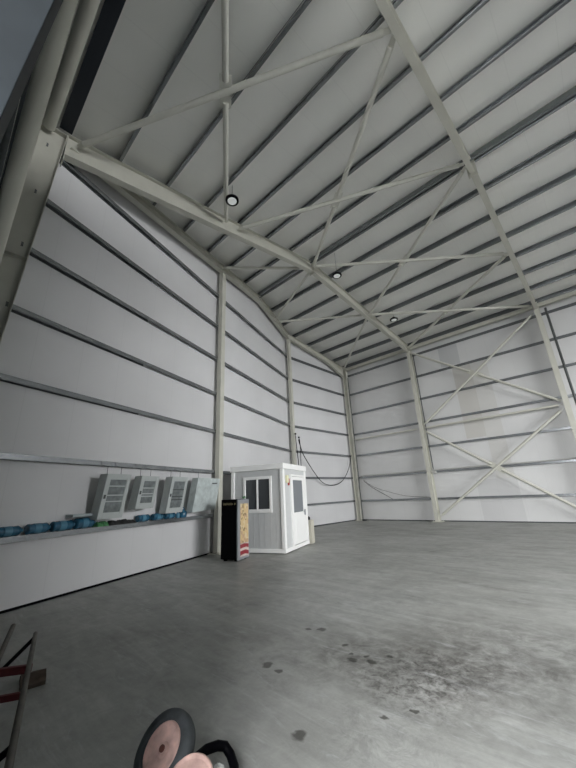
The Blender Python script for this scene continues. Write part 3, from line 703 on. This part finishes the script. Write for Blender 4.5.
bl = [(-13.32, -12.88, .085, 'blue bottle lying on the girt, leftmost of the row'), (-12.82, -12.4, .09, 'blue bottle lying on the girt, second from the left end'),
      (-12.37, -11.91, .095, 'blue bottle lying on the girt, third from the left end'), (-11.9, -11.45, .105, 'blue bottle under the left cabinet, against the green rag')]
for a in bl: bottle(*a)
for a in [(-10.28, -9.87, .085, 'smaller blue bottle lying under the second cabinet'), (-9.78, -9.38, .085, 'smaller blue bottle lying under the left edge of the third cabinet'),
          (-9.32, -8.92, .085, 'smaller blue bottle lying under the third cabinet, beside the upright jug')]: bottle(*a)
# upright jug with ring handle
j0 = U(-8.62, -.0, sz); root = thing('water_jug', tuple(j0), 'blue water jug standing on the girt under the wrapped cabinet', 'jug')
m = MB(); m.lathe([(.10, 0), (.115, .02), (.115, .14), (.09, .17), (.035, .2), (.03, .22)], j0, (0, 0, 1), 20); m.build('jug_body', M['blue'], root, smooth=True)
m = MB(); m.tube([j0+UB*(.06*math.cos(a))+V((0, 0, .2+.07*math.sin(a))) for a in [math.pi*k/10 for k in range(11)]], .014, 8); m.build('handle', M['blue'], root, smooth=True)
j1 = U(-8.86, .02, sz); m = MB(); m.lathe([(.055, 0), (.06, .01), (.06, .11), (.02, .14), (.018, .16)], j1, (0, 0, 1), 16); tag(m.build('small_flask', M['bluelight'], smooth=True), 'pale blue flask standing left of the upright jug', 'flask')
# clear tray on top of bottle four
m = MB(); c0 = sz+.232
for lo, hi in (((-.12, -12.05, c0), (.1, -11.55, c0+.012)), ((-.12, -12.05, c0), (-.11, -11.55, c0+.06)), ((.09, -12.05, c0), (.1, -11.55, c0+.06)), ((-.12, -12.05, c0), (.1, -12.04, c0+.06)), ((-.12, -11.56, c0), (.1, -11.55, c0+.06))):
    m.box((lo[0], lo[1], lo[2]), (hi[0], hi[1], hi[2]), lambda v: U(v.y, v.x, v.z))
tag(m.build('clear_tray', M['clearp']), 'clear shallow tray lying on top of the blue bottles left of the green rag', 'tray')
def rag(s0, s1, h, mat, lab, name, seed, o0=-.13, o1=.06, jag=.5):
    random.seed(seed); m = MB(); nx, ny = 14, 5; vs = []
    for j in range(ny+1):
        for i in range(nx+1):
            e_ = 0 if i in (0, nx) or j in (0, ny) else 1
            vs.append(U(s0+(s1-s0)*i/nx, o0+(o1-o0)*j/ny, sz+.008+e_*h*(1-jag+jag*random.random()*1.6)))
    fs = [(j*(nx+1)+i, j*(nx+1)+i+1, (j+1)*(nx+1)+i+1, (j+1)*(nx+1)+i) for j in range(ny) for i in range(nx)]
    base = len(vs); vs += [V((v.x, v.y, sz)) for v in vs]; fs += [tuple(base+q for q in f[::-1]) for f in fs]
    bd = [i for i in range(nx+1)]+[j*(nx+1)+nx for j in range(1, ny+1)]+[ny*(nx+1)+i for i in range(nx-1, -1, -1)]+[j*(nx+1) for j in range(ny-1, 0, -1)]
    for a, b in zip(bd, bd[1:]+bd[:1]): fs.append((a, b, b+base, a+base))
    m.add(vs, fs); return tag(m.build(name, M[mat]), lab, 'rag' if 'rag' in name else 'scraps')
rag(-11.42, -11.14, .08, 'green', 'crumpled green rag on the girt under the left cabinet', 'rag', 2)
rag(-11.1, -10.36, .07, 'ragdark', 'heap of black rubber scraps on the girt between the first two cabinets', 'rubber_scraps', 4, jag=.8)

# ------------------------------------------------------------------ near floor: overturned wheel cart
def wheel(C, ax, R, wd, root, with_tyre=True):
    C = V(C); ax = V(ax).normalized()
    tyre = [(R*.66, -wd*.35), (R*.72, -wd*.48), (R*.86, -wd*.5), (R*.96, -wd*.38), (R, -wd*.15), (R, wd*.15), (R*.96, wd*.38), (R*.86, wd*.5), (R*.72, wd*.48), (R*.66, wd*.35)]
    m = MB(); a = ax.orthogonal().normalized(); b = ax.cross(a); n = 40; k_ = len(tyre)
    vs = [C+ax*h+(a*math.cos(2*math.pi*i/n)+b*math.sin(2*math.pi*i/n))*r for r, h in tyre for i in range(n)]
    fs = [(i*n+k, i*n+(k+1) % n, ((i+1) % k_)*n+(k+1) % n, ((i+1) % k_)*n+k) for i in range(k_) for k in range(n)]
    m.add(vs, fs)
    if with_tyre: m.build('tyre', M['rubber'], root, smooth=True)
    m = MB(); m.lathe([(R*.64, -wd*.3), (R*.66, -wd*.33), (R*.66, wd*.33), (R*.62, wd*.38), (R*.55, wd*.22), (R*.2, wd*.15), (R*.16, wd*.26), (R*.1, wd*.27)], C, ax, 36); rm = m.build('wheel_disc', M['rim'], root, smooth=True)
    m = MB(); m.lathe([(R*.09, wd*.25), (R*.09, wd*.36), (R*.04, wd*.38)], C, ax, 12); h = m.build('hub', M['hub'], None, origin=tuple(root.location)); h.location = (0, 0, 0); h.parent = rm
CART = dict(c=(10.04, -11.745, .17), ax=(.145, -.72, .68), R=.2)
cart = thing('wheel_cart', (10.05, -11.8, 0), 'small overturned cart with dusty pink wheel discs on the floor at the bottom', 'cart')
wheel(CART['c'], CART['ax'], CART['R'], .11, cart)
wheel((10.34, -11.74, .12), (.3, -.35, .88), .2, .1, cart, False)
m = MB(); m.tube([(10.07, -11.68, .13), (10.32, -11.72, .09)], .022, 10); m.build('axle', M['hub'], cart, smooth=True)
m = MB(); m.tube([(10.2, -11.72, .1), (10.19, -11.61, .13), (10.19, -11.54, .14), (10.20, -11.46, .13), (10.215, -11.41, .11), (10.26, -11.4, .08), (10.33, -11.42, .05), (10.4, -11.47, .035)], .028, 12); m.build('bent_handle', M['dark'], cart, smooth=True)
random.seed(9); m = MB(); pts = []
n_, k_ = 10, 7; vs = []
for i in range(k_):
    for j in range(n_):
        th = math.pi*(i+.5)/k_; ph = 2*math.pi*j/n_; r = .085*(.65+.55*random.random())
        vs.append((10.31+r*.7*math.sin(th)*math.cos(ph)*1.1, -11.535+r*.7*math.sin(th)*math.sin(ph), .055+r*.6*math.cos(th)))
vs += [(10.31, -11.535, .1), (10.31, -11.535, .008)]
fs = [(i*n_+j, i*n_+(j+1) % n_, (i+1)*n_+(j+1) % n_, (i+1)*n_+j) for i in range(k_-1) for j in range(n_)]
fs += [(k_*n_, (j+1) % n_, j) for j in range(n_)]+[(k_*n_+1, (k_-1)*n_+j, (k_-1)*n_+(j+1) % n_) for j in range(n_)]
m.add(vs, fs); tag(m.build('plastic_bag', M['bag']), 'crumpled white plastic bag lying inside the black bent handle of the cart', 'bag')

# ------------------------------------------------------------------ left bottom: stacked frame by the near wall
sf = thing('steel_trestle', (7.2, -12.25, 0), 'dark steel trestle with a red crossbar lying by the near wall, bottom left', 'trestle')
def tpart(name, pts, r, mat): m = MB(); m.tube(pts, r, 10); return m.build(name, M[mat], sf, smooth=True)
tpart('rail', [(7.3, -11.93, .3), (9.8, -12.52, .3)], .022, 'greytube')
tpart('rail', [(6.9, -12.08, .34), (8.6, -12.5, .34)], .024, 'greytube')
tpart('rail', [(6.6, -12.28, .5), (9.4, -12.9, .5)], .03, 'dark')
tpart('leg', [(7.45, -11.97, .3), (7.5, -12.3, .03)], .02, 'dark')
tpart('leg', [(9.5, -12.45, .3), (9.4, -12.9, .03)], .02, 'dark')
m = MB(); m.prism(rprof(.04, .06), (8.2, -12.12, .26), (7.9, -12.75, .3)); m.build('crossbar', M['red'], sf)['label'] = 'red painted crossbar'
m = MB(); m.prism(rprof(.03, .045), (8.55, -12.22, .2), (8.3, -12.8, .22)); m.build('crossbar', M['red'], sf)['label'] = 'red painted crossbar'
m = MB(); m.box((8.6, -13.0, .02), (9.5, -12.62, .26)); m.build('tool_tray', M['dark'], sf, bevel=.01)  # plain black box added as a dark mass beside the crossbars
# brown scrap on the floor
random.seed(21); m = MB(); nx, ny = 6, 4; vs = []
for j in range(ny+1):
    for i in range(nx+1):
        vs.append((7.64+.26*i/nx+.04*j/ny+random.uniform(-.01, .01), -12.08+.2*j/ny-.04*i/nx, .03+.05*math.sin(math.pi*i/nx)+random.uniform(0, .015)))
fs = [(j*(nx+1)+i, j*(nx+1)+i+1, (j+1)*(nx+1)+i+1, (j+1)*(nx+1)+i) for j in range(ny) for i in range(nx)]
b0 = len(vs); vs += [(v[0], v[1], 0.002) for v in vs]; fs += [tuple(b0+q for q in f[::-1]) for f in fs]
bd = [i for i in range(nx+1)]+[j*(nx+1)+nx for j in range(1, ny+1)]+[ny*(nx+1)+i for i in range(nx-1, -1, -1)]+[j*(nx+1) for j in range(ny-1, 0, -1)]
for a, b in zip(bd, bd[1:]+bd[:1]): fs.append((a, b, b+b0, a+b0))
m.add(vs, fs); tag(m.build('cardboard_scrap', M['wood']), 'crumpled brown scrap on the floor beside the trestle', 'scrap')

# ------------------------------------------------------------------ blue-grey post beside the camera
m = MB(); yz = [(-13.33, 0), (-13.175, 3.05), (-13.122, 4.0), (-13.01, 5.9), (NW+.004, 5.9), (NW+.004, 0)]
m.add([(x, y, z) for x in (11.2, XJ) for y, z in yz], [tuple(range(6))[::-1], tuple(range(6, 12))]+[(k, (k+1) % 6, 6+(k+1) % 6, 6+k) for k in range(6)]); o = m.build('door_post', M['jamb'], bevel=.01)
tag(o, 'blue-grey sheet metal post close to the camera in the upper left corner', 'post')

# ------------------------------------------------------------------ light: overcast daylight through the two added openings
w = D.worlds.new('overcast'); bpy.context.scene.world = w; w.use_nodes = True
bg = w.node_tree.nodes['Background']; bg.inputs['Color'].default_value = (.97, .98, 1.0, 1); bg.inputs['Strength'].default_value = 36.0
def portal_light(name, loc, rot, sx, sy):
    l = D.lights.new(name, 'AREA'); l.shape = 'RECTANGLE'; l.size = sx; l.size_y = sy; l.cycles.is_portal = True; l.energy = 1
    o = D.objects.new(name, l); COL.objects.link(o); o.location = loc; o.rotation_euler = rot; return o
portal_light('doorway_daylight', ((DX0+DX1)/2, -16.9, DZ/2), (math.pi/2, 0, 0), DX1-DX0, DZ)
portal_light('end_doorway_daylight', (XE+.1, (EY0+EY1)/2, (EB+EZ)/2), (math.pi/2, 0, math.pi/2), EY1-EY0, EZ-EB)
D.objects['end_doorway_daylight'].name = 'end_window_daylight'

# ------------------------------------------------------------------ camera
cam = D.cameras.new('camera'); co = D.objects.new('camera', cam); COL.objects.link(co); bpy.context.scene.camera = co
cam.sensor_fit = 'VERTICAL'; cam.sensor_height = 24.; cam.lens = 333.86/768*24.; cam.clip_start = .02; cam.clip_end = 200
yw, pt, rl = map(math.radians, (43.2787, 18.4874, -2.722))
fw = V((-math.sin(yw)*math.cos(pt), math.cos(yw)*math.cos(pt), math.sin(pt))); r = V((math.cos(yw), math.sin(yw), 0)); u = r.cross(fw)
r2 = r*math.cos(rl)+u*math.sin(rl); u2 = u*math.cos(rl)-r*math.sin(rl)
Mx = Matrix((r2, u2, -fw)).transposed().to_4x4(); Mx.translation = V((12.5468, -13.1168, 1.658)); co.matrix_world = Mx
sc = bpy.context.scene; sc.view_settings.view_transform = 'Standard'; sc.view_settings.look = 'None'; sc.view_settings.gamma = 1
sc.view_settings.exposure = 0.0; sc.view_settings.use_curve_mapping = False
try: sc.cycles.max_bounces = 10; sc.cycles.diffuse_bounces = 6; sc.cycles.use_denoising = True
except Exception: pass
